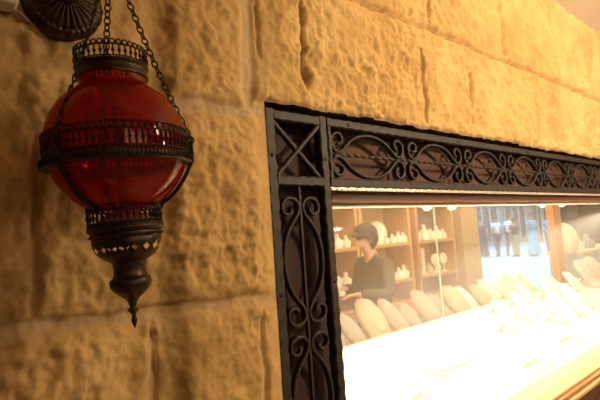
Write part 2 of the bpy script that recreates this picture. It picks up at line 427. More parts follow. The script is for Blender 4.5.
RECT = [(1.35, .35), (1.15, .55), (-1.15, .55), (-1.35, .35), (-1.35, -.35), (-1.15, -.55), (1.15, -.55), (1.35, -.35)]
def scroll(parent, u0, sgn, vert, o, hk=1.0, yc=.0125):
    pts = crom([(u0+u, sgn*v*hk) for u, v in full])
    path = [P2(u, v, yc, vert, o) for u, v in pts]
    mb = MB(); n = len(path)
    rs = [.0050*(.65+.35*min(1, min(i, n-1-i)/9)) for i in range(n)]
    mb.tube(path, rs, prof=RECT, up=(0, 1, 0))
    return mb.build('scroll', 'iron', parent, auto=50)
GY0, GY1 = .000, .020
# corner-and-jamb panel
jp = empty('iron_grille_panel', (.525, .01, .935))
tag(jp, 'tall narrow wrought iron grille panel with crossed square at its top, left of window', 'grille', 'wrought iron grille panels')
def loc_fix(o, root): o.location = -Vector(root.location); return o
def fb(parent, a, b, w=.019, ph=0., name='frame_bar', **k):
    mb = MB(); wavy_bar(mb, a, b, w, GY0, GY1, ph, **k); return loc_fix(mb.build(name, 'iron', parent, auto=35), parent)
L_, R_ = .4655, .5955
fb(jp, (L_, .935), (L_, 1.786), .021, .3, amp=.0010, per=.034)
fb(jp, (R_, .935), (R_, 1.786), .019, 1.3, amp=.0010, per=.034)
fb(jp, (L_+.0105, 1.776), (R_-.0095, 1.776), .018, 2)
fb(jp, (L_+.0105, 1.6545), (R_-.0095, 1.6545), .018, 1)
fb(jp, (L_+.0105, .945), (R_-.0095, .945), .018, 1)
for (a, b, y0) in (((.477, 1.766), (.585, 1.664), .006), ((.585, 1.766), (.477, 1.664), .001)):
    mb = MB(); wavy_bar(mb, a, b, .0085, y0, y0+.010, amp=.0003)
    loc_fix(mb.build('cross_bar', 'iron', jp, auto=35), jp)
cx = (L_+R_)/2
mb = MB(); mb.tube([(cx, .0125, 1.645-i*.004) for i in range(174)], .0042, prof=[(1, .5), (-1, .5), (-1, -.5), (1, -.5)], twist=.0, up=(0, 1, 0))
loc_fix(mb.build('center_rod', 'iron', jp, auto=20), jp)
hk = .046/.0505
for k in range(2):
    for sg in (-1, 1):
        loc_fix(scroll(jp, .005+k*ML, sg, True, (cx, 1.638), 1.0), jp)
for (x, z) in ((L_, 1.70), (R_, 1.70), (L_, 1.45), (R_, 1.46), (L_, 1.2), (R_, 1.2)):
    mb = MB(); mb.ball((x, GY0-.0002, z), .0036, 8, (1, .6, 1)); loc_fix(mb.build('rivet', 'blackmetal', jp), jp)
# long lintel panel
lp = empty('iron_grille_panel', (1.83, .01, 1.63))
tag(lp, 'long horizontal wrought iron scroll grille panel running along top of window', 'grille', 'wrought iron grille panels')
HX0, HX1 = .6075, .6075+9*ML+.012
fb(lp, (HX0, 1.777), (HX1, 1.777), .018, .8, amp=.0007, per=.030)
fb(lp, (HX0, 1.6535), (HX1, 1.6535), .018, 2.2, amp=.0007, per=.030)
fb(lp, (HX0+.0045, 1.6625), (HX0+.0045, 1.768), .010, 0)
fb(lp, (HX1-.006, 1.6625), (HX1-.006, 1.768), .012, 0)
zc = 1.7145
n = int((HX1-HX0)/.004)
mb = MB(); mb.tube([(HX0+.008+i*.004, .0125, zc) for i in range(n-4)], .0029, prof=[(1, 1), (-1, 1), (-1, -1), (1, -1)], twist=.28, up=(0, 1, 0))
loc_fix(mb.build('center_rod', 'iron', lp, auto=20), lp)
for k in range(9):
    for sg in (-1, 1):
        loc_fix(scroll(lp, .004+k*ML, sg, False, (HX0, zc)), lp)
for k in range(6):
    mb = MB(); mb.ball((HX0+.06+k*.42, GY0-.0002, 1.777), .0036, 8, (1, .6, 1)); loc_fix(mb.build('rivet', 'blackmetal', lp), lp)
# scalloped lip along the underside of the lintel panel, its pale colour painting in the display's highlights
mb = MB(); vs = []; n = int((HX1-HX0)/.002)
for i in range(n+1):
    x = HX0+(HX1-HX0)*i/n; d = .0042*abs(math.sin(PI*x/.0145))
    vs += [(x, .003, 1.6435-.001-d), (x, .003, 1.648), (x, .013, 1.648), (x, .013, 1.6435-.001-d)]
fs = [(i*4+j, i*4+(j+1) % 4, i*4+4+(j+1) % 4, i*4+4+j) for i in range(n) for j in range(4)]
mb.add(vs, fs); loc_fix(mb.build('scalloped_lip', 'highlight_iron', lp, auto=30), lp)

# ------------------------------------------------------------------ lantern
LA = empty('hanging_lantern', (.1585, -.128, 1.667), rot=(0, math.radians(-3.0), 0))
tag(LA, 'ruby red glass globe lantern with pierced bronze bands, hung on chains before the stone wall', 'lantern')
k_ = .868/885.; KZ = .955/885.   # lantern profile units -> metres
def pr(pts): return [(r*k_, (140-y)*KZ) for r, y in pts]
# glass
mb = MB()
gp = [(37, 62), (37, 76), (38.5, 80), (46, 85), (57, 94), (66, 105), (72, 116), (75.2, 128), (76.4, 140), (76.2, 152), (73.6, 164), (68, 176), (60, 187), (50, 197), (41, 204), (37, 207)]
gp = crom(gp, 4)
mb.lathe(pr(gp), 72); mb.build('glass_globe', 'ruby', LA, auto=80)
def gallery(parent, name, R, ytop, ybot, n, scallop=True, r2=None):
    mb = MB(); zt = (140-ytop)*KZ; zb = (140-ybot)*KZ; H = zt-zb; r = R*k_; rr = .0009
    mb.torus((0,0,zb), r, .0014, n=64); mb.torus((0,0,zt-H*.26), r, .0010, n=64)
    mb.torus((0,0,zb+H*.14), r, .0008, n=64)
    for i in range(n):
        a = 2*PI*i/n; c, s_ = math.cos(a), math.sin(a); o = (c*r, s_*r)
        mb.tube([(o[0], o[1], zb), (o[0], o[1], zt-H*.26)], [.0010, .0010], 5)
        mb.ball((o[0], o[1], zb+H*.42), .0021, 5, (1, 1, 1.1))
        mb.torus((o[0], o[1], zt-H*.13), H*.13, .0009, (c, s_, 0), 8, 4)
        b = 2*PI*(i+.5)/n; q = (math.cos(b)*r, math.sin(b)*r)
        mb.ball((q[0], q[1], zb+H*.06), .0013, 4)
        mb.ball((q[0], q[1], zt-H*.24), .0015, 4)
    return mb.build(name, 'blackmetal', parent)
gallery(LA, 'crown_gallery', 39, 41, 60, 38)
mb = MB(); mb.lathe(pr([(36.5, 60.5), (39.4, 60.5), (39.8, 62), (38.6, 63), (38.4, 69), (39.2, 70), (39, 71.5), (37, 72)]), 64); mb.build('neck_ring', 'bronze', LA)
gallery(LA, 'belt_gallery', 77.6, 131, 157, 72)
mb = MB()
mb.lathe(pr(crom([(76.5, 156), (79.5, 156.5), (81, 159), (80.8, 162), (79, 164.5), (76, 166), (74, 166)], 3)), 96)
for i in range(120):
    a = 2*PI*i/120; r = 81.0*k_; z = (140-160.5)*KZ
    mb.tube([(math.cos(a)*r, math.sin(a)*r, z+.0034), (math.cos(a)*(r+.0006), math.sin(a)*(r+.0006), z), (math.cos(a)*r, math.sin(a)*r, z-.0034)], .0008, 4)
mb.build('belt_rim', 'bronze', LA)
gallery(LA, 'lower_gallery', 39.5, 203, 224, 38)
# lower body
mb = MB(); mb.lathe(pr(crom([(36, 224), (40, 224.5), (41.5, 227), (40.5, 230), (38.2, 231.5), (38.8, 234), (37.5, 237)], 4)), 64)
for i in range(72):
    a = 2*PI*i/72; mb.ball((math.cos(a)*38.8*k_, math.sin(a)*38.8*k_, (140-234.5)*KZ), .0016, 5)
mb.build('lower_rim', 'bronze', LA)
bw = crom([(37.5, 237), (37.6, 241), (36.8, 245), (35, 249), (32.3, 252.5), (28.5, 256), (24, 259), (20, 261)], 5)
NB = 16*10
def diamond(i, j):
    y = (bw[i][1]+bw[i+1][1])/2; a = abs(((j+.5) % 10)-5)/5
    return a/.80+abs(y-247.5)/5.2 < 1
mb = MB(); mb.lathe(pr(bw), NB, skip=diamond); mb.build('pierced_bowl', 'bronze', LA)
st = crom([(20, 261), (18.5, 262.5), (17.6, 266), (17.2, 270), (17.6, 274), (19.0, 277), (21.8, 279), (22.6, 282), (22.3, 286), (20, 290), (16, 293.5), (11.5, 297), (7.5, 300), (5.2, 303), (4.2, 306)], 4)
mb = MB(); mb.lathe(pr(st), 48); mb.build('stem', 'bronze', LA)
fi = crom([(4.2, 306), (3.6, 308), (5.6, 310), (5.8, 312), (4.0, 314), (2.4, 316), (2.2, 319), (3.4, 321), (3.0, 323.5), (1.6, 327), (.2, 330)], 3)
mb = MB(); mb.lathe(pr(fi), 20); mb.build('finial', 'bronze', LA)
# inner candle holder
mb = MB(); mb.lathe(pr([(0, 92), (3, 93), (3.6, 97), (3.6, 140), (7, 142), (7.5, 150), (12, 153), (12, 156), (4, 158), (4, 205), (14, 210), (36, 222)]), 20); mb.build('candle_holder', 'flame', LA)
# straps + chains at three bearings
apex_l = Vector((.009, 0, .232))
az = [math.radians(-27), math.radians(-153), math.radians(88)]
for a in az:
    c, s_ = math.cos(a), math.sin(a)
    gl_ = crom([(79, 164), (75.5, 170), (70, 179), (62, 189.5), (52, 199), (42, 205), (40, 210)], 4)
    mb = MB(); mb.tube([(c*r*k_, s_*r*k_, (140-y)*KZ) for r, y in gl_], .0021, prof=[(1, 1.2), (-1, 1.2), (-1, -1.2), (1, -1.2)])
    mb.build('strap', 'blackmetal', LA)
    mb = MB(); mb.box((-.004, -.003, -.006), (.004, .003, .012)); mb.v = [(c*(79.5*k_+y)-s_*x, s_*(79.5*k_+y)+c*x, -.014+z) for x, y, z in mb.v]
    mb.torus((c*80*k_, s_*80*k_, .000), .0042, .0011, (-s_, c, 0)); mb.build('chain_lug', 'blackmetal', LA)
    p0 = Vector((c*80*k_, s_*80*k_, .003)); d = apex_l-p0; nl = int(d.length/.0072); dn = d.normalized()
    sag = Vector((-c, -s_, -.3))*.004
    mb = MB(); s1 = Vector((-s_, c, 0)); s2 = dn.cross(s1)
    for i in range(nl+1):
        t = i/nl; p = p0+d*t+sag*math.sin(PI*t); ax = s1 if i % 2 else s2
        ax = (ax+.5*(s2 if i % 2 else s1)).normalized()
        mb.torus(p, .0033, .0010, ax, 10, 5, sx=1.45, upv=dn)
    mb.build('chain', 'blackmetal', LA)
mb = MB(); mb.torus(apex_l+Vector((0, 0, .006)), .008, .0015, (0, 1, 0), 16, 6); mb.torus(apex_l+Vector((0, 0, -.002)), .006, .0015, (1, 0, 0), 14, 6)
mb.build('hanging_ring', 'blackmetal', LA)

# bracket with fluted rosette on the wall
BR = empty('lantern_bracket', (.1285, -.02, 1.8755))
tag(BR, 'dark bronze wall bracket with round fluted rosette above the red lantern', 'bracket')
mb = MB(); NR, NA = 26, 192; R = .0465; vs = []
for i in range(NR+1):
    t = i/NR
    for j in range(NA):
        a = 2*PI*j/NA; sc = 1+.035*abs(math.cos(a*9))*sstep(.75, 1, t)
        h = .020*(1-t*t)*.9+.004
        fl = .0022*abs(math.sin(a*13))*float(sstep(.18, .3, t)*(1-sstep(.80, .86, t)))
        rim = .0022*math.exp(-((t-.90)/.035)**2)*(1+.5*math.cos(a*36))+.0015*math.exp(-((t-.24)/.04)**2)
        bead = .001*math.cos(a*30)*float(sstep(.93, .97, t))
        vs.append((R*t*sc*math.cos(a), -(h+fl+rim+bead), R*t*sc*math.sin(a)))
vs += [(R*1.03*math.cos(2*PI*j/NA), .012, R*1.03*math.sin(2*PI*j/NA)) for j in range(NA)]
fs = [(i*NA+j, (i+1)*NA+j, (i+1)*NA+(j+1) % NA, i*NA+(j+1) % NA) for i in range(NR+1) for j in range(NA)]
mb.add(vs, fs); mb.build('rosette', 'bronze', BR, auto=70)
mb = MB()
for q in crom([(.0115, -.018), (.012, -.024), (.009, -.030), (.0065, -.034)], 3): pass
mb.tube([(0, -.018, 0), (0, -.024, 0), (0, -.029, 0), (0, -.034, 0)], [.0115, .012, .0095, .006], 20); mb.build('hub', 'blackmetal', BR)
hx = LA.matrix_basis @ (apex_l+Vector((0, 0, .014)))
hl = hx-Vector(BR.location)
arm = crom([(0, -.030, 0), (.002, -.050, .012), (.006, -.075, .034), (.010, -.095, .044), (hl.x, hl.y, hl.z+.012), (hl.x+.004, hl.y-.006, hl.z+.004), (hl.x+.002, hl.y-.002, hl.z-.003)], 6)
mb = MB(); mb.tube(arm, .0038, 10); mb.build('arm', 'blackmetal', BR)
# pale box and cable in the corner
cb = MB(); cb.box((-.30, -.045, 1.848), (.0757, -.012, 1.99)); o = cb.build('junction_box', 'pale', bevel=.004)
tag(o, 'pale plastic junction box on the wall left of the bronze rosette', 'box')
mb = MB(); mb.tube(crom([(-.2, -.022, 1.846), (.040, -.022, 1.850), (.061, -.022, 1.851), (.069, -.022, 1.850), (.077, -.022, 1.848), (.084, -.021, 1.844), (.091, -.016, 1.841), (.10, -.008, 1.839)], 5), .0018, 8)
o = mb.build('cable', 'cable'); tag(o, 'tan cable curving along wall beneath the pale junction box', 'cable')

# ------------------------------------------------------------------ jewellery display case
tb = empty('display_table', (2.7, .68, 0))
tag(tb, 'long white cloth display counter just inside the window glass', 'counter')
mb = MB(); mb.box((-2.05, -.530, .86), (1.98, .555, .90)); mb.build('table_top', 'cloth', tb, smooth=False, bevel=.006)
mb = MB(); mb.box((-2.02, -.525, 0), (1.95, .53, .859)); mb.build('cabinet_base', 'shelf', tb, smooth=False)
mb = MB(); mb.box((-2.05, .540, .900), (1.98, .555, .912)); mb.build('rear_rim', 'cream', tb, smooth=False)
rc = empty('rear_counter', (3.6, 1.52, 0))
tag(rc, 'lower tan cloth counter behind the glass partition', 'counter')
mb = MB(); mb.box((-2.0, -.22, .78), (1.15, .12, .82)); mb.build('counter_top', 'tan', rc, smooth=False, bevel=.004)
mb = MB(); mb.box((-1.98, -.2, 0), (1.13, .10, .779)); mb.build('cabinet_base', 'shelf', rc, smooth=False)
for (x0, x1, lab) in ((1.0, 2.824, 'left clear glass partition pane standing behind the white counter'), (2.830, 4.66, 'right clear glass partition pane standing behind the white counter')):
    g = empty('glass_partition', ((x0+x1)/2, 1.262, .913)); tag(g, lab, 'glass panel', 'glass partition panes')
    w = (x1-x0)/2
    MB().box((-w+.003, -.003, 0), (w-.003, .003, .79)).build('pane', 'glass2', g, smooth=False)
    for sx in (-1, 1): MB().box((sx*w-.0014, -.003, 0), (sx*w+.0014, .003, .79)).build('pane_edge', 'glassedge', g, smooth=False)
po = empty('wooden_post', (5.003, 1.285, 0)); tag(po, 'orange wooden post rising behind the white counter beside the street window', 'post')
MB().box((-.086, -.035, .0), (.086, .035, 2.39)).build('shaft', 'post', po, smooth=False, bevel=.006)
mb = MB(); mb.box((.088, -.02, .0), (.14, .02, 2.39)); mb.build('side_strip', 'sillpale', po, smooth=False, bevel=.004)
# LED strip
mb = MB(); mb.tube([(.62+i*.3,   .116, 1.616) for i in range(9)], .0042, 8); o = mb.build('light_strip', 'led')
tag(o, 'glowing warm light strip along the window header', 'light strip')

# shelving along the back wall
def shelf_unit(x0, x1, label, zs_, y0=2.40, y1=2.77):
    u = empty('shelf_unit', ((x0+x1)/2, (y0+y1)/2, 0)); tag(u, label, 'shelving', 'wooden shelf units on the back wall')
    w = (x1-x0)/2; d = (y1-y0)/2
    MB().box((-w, d-.02, .80), (w, d, 2.3)).build('back_panel', 'shelfback', u, smooth=False)
    for sx in (-1, 1):
        MB().box((min(sx*w, sx*(w-.04)), -d, .0), (max(sx*w, sx*(w-.04)), d-.021, 2.3)).build('side_panel', 'shelf', u, smooth=False, bevel=.003)
    for z in zs_:
        MB().box((-w+.041, -d+.005, z-.035), (w-.041, d-.021, z)).build('shelf', 'shelf', u, smooth=False, bevel=.003)
    for k in range(2):
        a = -w+.041+k*(w-.041); MB().box((a+.003, -d+.0, .05), (a+w-.041-.003, -d+.02, .76)).build('door', 'shelf', u, smooth=False, bevel=.003)
    MB().box((-w, -d+.02, 2.301), (w, d, 2.36)).build('cornice', 'shelf', u, smooth=False)
    return u
ZS = [.80, 1.025, 1.415, 1.84]
shelf_unit(2.25, 3.22, 'wooden shelf unit behind the person in the cap, leftmost of three', ZS)
shelf_unit(3.24, 4.06, 'wooden shelf unit with white busts, middle of three', ZS)
shelf_unit(4.16, 4.92, 'wooden shelf unit with dark framed display, rightmost of three', ZS)
MB_ = MB().box((5.03, 2.36, 0), (5.42, 2.78, 2.39)); struct('wall_pillar', MB_, 'pillar', smooth=False)

# street window
sw = MB()
for a, b in (((5.43, 2.80, 0), (5.46, 2.86, 2.39)), ((9.0, 2.80, 0), (9.045, 2.86, 2.39)), ((5.46, 2.80, 2.30), (9.0, 2.86, 2.39)), ((5.46, 2.80, 0), (9.0, 2.86, .06))): sw.box(a, b)
sf = struct('window_2', sw, 'facadetrim', smooth=False)
MB().box((5.46, 2.828, .06), (9.0, 2.834, 2.30)).build('window_pane', 'streetglass', sf, smooth=False)

# ------------------------------------------------------------------ necklace busts & stands
def bust_parts(h=.26, w=.17, lean=.30, m='bust', neck='gold', rounded=False, backm='cream'):
    prof = [(0, .36), (.06, .40), (.25, .46), (.45, .50), (.60, .50), (.72, .46), (.82, .38), (.90, .31), (.96, .23), (1.0, .10)]
    if rounded: prof = [(0, .30), (.08, .38), (.25, .46), (.45, .50), (.62, .49), (.76, .43), (.87, .33), (.95, .20), (1.0, .05)]
    elif lean < .45: prof = [(0, .34), (.08, .40), (.25, .47), (.42, .50), (.54, .44), (.64, .27), (.72, .18), (.84, .16), (.95, .17), (1.0, .10)]
    prof = crom(prof, 2); n = 12; vs = []; fs = []
    for (t, hw) in prof:
        for j in range(n+1):
            a = j/n*2-1; x = a*hw*w; bul = (.055*(1-a*a)*(1-.35*t)+.01)*h/.26*(1.1 if t < .7 else .75)
            vs.append((x, -bul-(-t*h*lean)-.05*h, t*h))
    k = len(prof)
    back = [(x, y+.012 + (.012 if True else 0), z) for (x, y, z) in [(v[0], (i_//(n+1), )[0]*0+prof[i_//(n+1)][0]*h*lean-.05*h, v[2]) for i_, v in enumerate(vs)]]
    o = len(vs); vs += back
    for i in range(k-1):
        for j in range(n):
            q = i*(n+1)+j; fs.append((q, q+1, q+n+2, q+n+1)); fs.append((o+q+1, o+q, o+q+n+1, o+q+n+2))
        for j in (0, n):
            q = i*(n+1)+j; fs.append((q, q+n+1, o+q+n+1, o+q) if j == 0 else (q+n+1, q, o+q, o+q+n+1))
    for j in range(n):
        fs.append((j+1, j, o+j, o+j+1)); q = (k-1)*(n+1)+j; fs.append((q, q+1, o+q+1, o+q))
    return vs, fs
def make_bust(label, h=.26, w=.17, lean=.30, m='bust', neck=None, rounded=False, loc=(0,0,0), rz=0., group=None, cat='bust', name='necklace_bust'):
    r = empty(name, loc, rz); tag(r, label, cat, group)
    vs, fs = bust_parts(h, w, lean, m, neck, rounded); MB().add(vs, fs).build('bust_form', m, r, auto=60)
    # easel leg behind
    mb = MB(); mb.add([(-.02, .6*h*lean+.005, .6*h), (.02, .6*h*lean+.005, .6*h), (.03, h*lean+.035, 0), (-.03, h*lean+.035, 0),
                       (-.02, .6*h*lean+.010, .6*h), (.02, .6*h*lean+.010, .6*h), (.03, h*lean+.041, 0), (-.03, h*lean+.041, 0)],
                      [(0,1,2,3),(7,6,5,4),(0,4,5,1),(1,5,6,2),(2,6,7,3),(3,7,4,0)]); mb.build('easel_leg', 'bust', r, smooth=False)
    if neck:
        mb = MB(); N_ = 26
        for i in range(N_+1):
            a = PI*i/N_; x = .33*w*math.cos(a)*1.0; t = .78-.50*max(0,math.sin(a))**.8
            aa = x/(.49*w); bul = .055*(1-aa*aa)*(1-.35*t)*h/.26*1.1+.012
            mb.ball((x, -bul+t*h*lean-.05*h-.003, t*h), .0048*(h/.26), 5)
        mb.build('necklace', neck, r)
    return r
def make_oval(label, h=.16, m='bust', loc=(0,0,0), rz=0., group=None):
    r = empty('earring_stand', loc, rz); tag(r, label, 'display stand', group)
    mb = MB(); mb.lathe([(0, 0), (.032, 0), (.034, .004), (.028, .009), (.006, .013), (.005, h*.45)], 20); mb.build('stand_base', m, r)
    mb = MB(); mb.ball((0, 0, h*.70), h*.30, 14, (.72, .16, 1)); mb.build('oval_plate', m, r); return r
def make_column(label, h=.26, loc=(0,0,0), group=None):
    r = empty('bracelet_stand', loc); tag(r, label, 'display stand', group)
    mb = MB(); mb.lathe([(0, 0), (.045, 0), (.045, .012), (.030, .02), (.030, h-.02), (.034, h-.01), (.030, h), (0, h)], 24); mb.build('column', 'bust', r)
    mb = MB(); [mb.torus((0, 0, z), .032, .003, n=20) for z in (h*.35, h*.5, h*.65)]; mb.build('bracelet', 'gold', r); return r
ORD = ['first', 'second', 'third', 'fourth', 'fifth', 'sixth', 'seventh', 'eighth', 'ninth', 'tenth', 'eleventh', 'twelfth', 'thirteenth', 'fourteenth']
FACE = math.radians(-38)
# rear counter row behind the partition
row = [(1.72, .17, 'pink', .9, 1), (1.89, .20, 'greycl', .75, 0), (2.07, .21, 'pink', .95, 1), (2.28, .27, 'tan', .7, 0), (2.50, .24, 'pink', .9, 1), (2.68, .19, 'greycl', .8, 0),
       (2.88, .25, 'pink', .85, 0), (3.08, .21, 'greycl', .9, 1), (3.27, .24, 'tan', .75, 0), (3.48, .21, 'bust', .8, 1),
       (3.68, .20, 'tan', .85, 0), (3.88, .22, 'bust', .8, 0), (4.08, .21, 'bust', .8, 1), (4.30, .25, 'bust', .7, 0), (4.52, .22, 'bust', .8, 1)]
cn = {'greycl': 'grey', 'tan': 'tan', 'bust': 'white', 'pink': 'pinkish grey'}
place = ['nearest the window jamb', 'second from the window jamb', 'third from the window jamb', 'fourth from the window jamb', 'fifth from the window jamb', 'sixth from the window jamb', 'seventh from the window jamb',
         'middle of the row', 'seventh from the orange post', 'sixth from the orange post', 'fifth from the orange post', 'fourth from the orange post', 'third from the orange post', 'second from the orange post', 'nearest the orange post']
for i, (x, h, m, ln, rd) in enumerate(row):
    make_bust(f'{cn[m]} necklace bust on the rear counter, {place[i]}', h, h*(.64 if rd else .76), ln, m, 'silver' if m in ('greycl', 'pink') else 'gold', bool(rd),
              loc=(x, 1.375 if i % 2 else 1.345, .82), rz=-.02+random.uniform(-.12, .12), group='busts on the rear counter')
# front counter busts, blown out by the display lights
fr = [(3.15, 1.04, .09), (3.42, 1.00, .12), (3.66, 1.04, .15), (3.92, .96, .15), (4.16, 1.02, .17), (4.40, .94, .17)]
for i, (x, y, h) in enumerate(fr):
    make_bust(f'{ORD[i]} from the left of the white busts along the back edge of the white counter', h, h*.8, .75, 'bust', 'gold', loc=(x, y-.06, .90), rz=-.1+random.uniform(-.2, .2), group='white busts on the window counter')
fr2 = [(2.62, .62, .12), (3.02, .70, .15), (3.02, .46, .18), (3.30, .47, .21)]
lb = ['small white bust in the middle of the white counter, nearest the jamb', 'small white bust in the middle of the white counter, second from the jamb',
      'tall white bust leaning back on the white counter, left of a leaning pair', 'tall white bust leaning back on the white counter, right of a leaning pair']
for (x, y, h), l in zip(fr2, lb):
    make_bust(l, h, h*.62, .85, 'bust', 'gold', True, loc=(x, y, .90), rz=-.15, group='white busts on the window counter')
# trays lying on the counter
def make_tray(label, loc, rz, pieces=5):
    r = empty('jewellery_tray', loc, rz); tag(r, label, 'tray', 'jewellery trays on the white counter')
    mb = MB(); mb.box((-.11, -.07, 0), (.11, .07, .012)); mb.build('tray_base', 'cloth', r, smooth=False, bevel=.003)
    mb = MB()
    for a, b in (((-.11, -.07, .0125), (.11, -.063, .022)), ((-.11, .063, .0125), (.11, .07, .022)), ((-.11, -.0625, .0125), (-.103, .0625, .022)), ((.103, -.0625, .0125), (.11, .0625, .022))): mb.box(a, b)
    mb.build('rim', 'cloth', r, smooth=False)
    for k in range(pieces):
        mb = MB(); mb.torus((-.075+k*.038, 0, .016), .012, .0025, n=14); mb.build('ring', 'gold', r)
for l, p, a in (('white ring tray lying on the white counter nearest the window jamb', (1.35, .45, .90), .1), ('white ring tray in the middle of the white counter', (1.80, .55, .90), -.1),
                ('white ring tray on the white counter close to the glass and sill', (2.05, .32, .90), .05), ('white ring tray in front of the leaning pair of busts', (2.55, .36, .90), .0)):
    make_tray(l, p, a)
# shelves
def Ysh(k=0): return 2.50+k
G1 = 'white stands on the back shelves'
for i, (x, h) in enumerate(((2.72, .15), (2.86, .17), (3.0, .14), (3.12, .12))):
    make_bust(f'{ORD[i]} white bust from the left on the upper shelf behind the cap', h, h*.8, .3, 'bust', loc=(x, 2.48, 1.415), rz=FACE, group=G1)
for i, (x, h) in enumerate(((2.74, .17), (2.92, .2), (3.08, .15))):
    make_bust(f'{ORD[i]} white bust from the left on the lower shelf behind the person', h, h*.8, .3, 'bust', loc=(x, 2.48, 1.025), rz=FACE, group=G1)
# middle unit, upper shelf
make_oval('tall white tilted oval stand at left end of middle unit upper shelf', .27, loc=(3.36, 2.54, 1.415), rz=FACE, group=G1)
make_bust('large rounded white bust at the back of middle unit upper shelf', .25, .22, .2, 'bust', None, True, loc=(3.72, 2.60, 1.415), rz=FACE, group=G1)
for i, (x, h) in enumerate(((3.34, .10), (3.46, .15), (3.57, .14), (3.69, .09), (3.80, .10), (3.90, .12), (3.985, .11))):
    make_bust(f'{ORD[i]} from the left of small front busts on middle unit upper shelf', h, h*.75, .3, 'bust', loc=(x, 2.45, 1.415), rz=FACE, group=G1)
make_oval('white oval stand at left end of middle unit lower shelf', .24, loc=(3.42, 2.52, 1.025), rz=FACE, group=G1)
make_bust('large rounded white bust on middle unit lower shelf', .24, .2, .2, 'bust', None, True, loc=(3.68, 2.58, 1.025), rz=FACE, group=G1)
for i, (x, h) in enumerate(((3.50, .14), (3.60, .09), (3.76, .10), (3.86, .12), (3.95, .14))):
    make_bust(f'{ORD[i]} from the left of small front busts on middle unit lower shelf', h, h*.75, .3, 'bust', loc=(x, 2.45, 1.025), rz=FACE, group=G1)
# right unit
pf = empty('framed_display', (4.66, 2.66, 1.417), 0); tag(pf, 'grey framed jewellery board standing on the right unit upper shelf', 'display board')
MB().box((-.20, -.012, 0), (.20, .012, .34)).build('board', 'greycl', pf, smooth=False, bevel=.003)
mb = MB(); [mb.box((-.21+i*.0, -.02, z), (.21, -.0125, z+.012)) for i, z in ((0, 0.003), (0, .328))]; mb.build('frame', 'silver', pf, smooth=False)
for i, (x, h) in enumerate(((4.26, .16), (4.42, .18), (4.55, .13), (4.68, .16), (4.80, .12))):
    make_bust(f'{ORD[i]} white bust from the left on right unit upper shelf', h, h*.7, .3, 'bust', loc=(x, 2.48, 1.415), rz=FACE, group=G1)
make_column('white bracelet column on right unit lower shelf', .30, (4.36, 2.50, 1.025), G1)
make_oval('left white oval stand on right unit lower shelf', .22, loc=(4.55, 2.46, 1.025), rz=FACE, group=G1)
make_oval('right white oval stand on right unit lower shelf', .22, loc=(4.72, 2.46, 1.025), rz=FACE, group=G1)
for i, (x, h) in enumerate(((4.27, .12), (4.46, .11), (4.64, .10), (4.80, .11))):
    make_bust(f'{ORD[i]} from the left of small busts on right unit lower shelf', h, h*.75, .3, 'bust', loc=(x, 2.60, 1.025), rz=FACE, group=G1)

# right hand section beyond the post
lc = empty('side_cabinet', (6.55, 1.60, 0)); tag(lc, 'wooden side cabinet with pale ledge beyond the orange post', 'cabinet')
MB().box((-.50, -.20, 1.10), (1.3, .22, 1.14)).build('ledge', 'cream', lc, smooth=False, bevel=.004)
MB().box((-.49, -.18, 0), (1.28, .20, 1.099)).build('cabinet_base', 'facadetrim', lc, smooth=False)
make_bust('large rounded cream bust on the ledge right of the orange post', .36, .29, .25, 'cream', None, True, loc=(5.98, 1.55, 1.14), rz=FACE-.3, group=None)
make_bust('small white bust beside the large cream bust on the ledge', .17, .12, .3, 'bust', None, loc=(6.32, 1.52, 1.14), rz=FACE-.2)
make_bust('small brown bust at the right end of the ledge', .18, .18, .4, 'greycl', None, loc=(6.72, 1.55, 1.14), rz=FACE-.3)
sc_ = empty('side_counter', (5.9, 1.0, 0)); tag(sc_, 'pale side counter with white busts beyond the orange post', 'counter')
MB().box((-.79, -.30, .82), (1.4, .34, .86)).build('counter_top', 'cloth', sc_, smooth=False, bevel=.004)
MB().box((-.78, -.28, 0), (1.38, .30, .819)).build('cabinet_base', 'shelf', sc_, smooth=False)
for i, (x, y, h) in enumerate(((5.24, 1.05, .24), (5.42, 1.05, .24), (5.72, 1.10, .24), (6.02, 1.04, .24), (6.32, 1.10, .24), (6.64, 1.02, .22), (6.98, 1.12, .22))):
    make_bust(f'{ORD[i]} white bust from the orange post on the side counter', h, h*.8, .7, 'bust', 'gold', loc=(x, y, .86), rz=-.2, group='busts on the side counter')

# pendant globes
for i, (x, y) in enumerate(((3.82, 2.0), (4.27, 2.0), (6.3, 1.9), (6.95, 1.9))):
    g = empty('pendant_lamp', (x, y, 1.775)); tag(g, f'glowing globe pendant lamp, {ORD[i]} from the left inside the shop', 'lamp', 'globe pendants in the shop')
    mb = MB(); mb.ball((0, 0, 0), .05, 16); mb.build('lamp_globe', 'globe', g)
    mb = MB(); mb.lathe([(0, .075), (.02, .07), (.024, .045), (.0, .044)], 16); mb.build('socket', 'bronze', g)
    mb = MB(); mb.tube([(0, 0, .07), (0, 0, .617)], .003, 6); mb.build('cord', 'blackmetal', g)

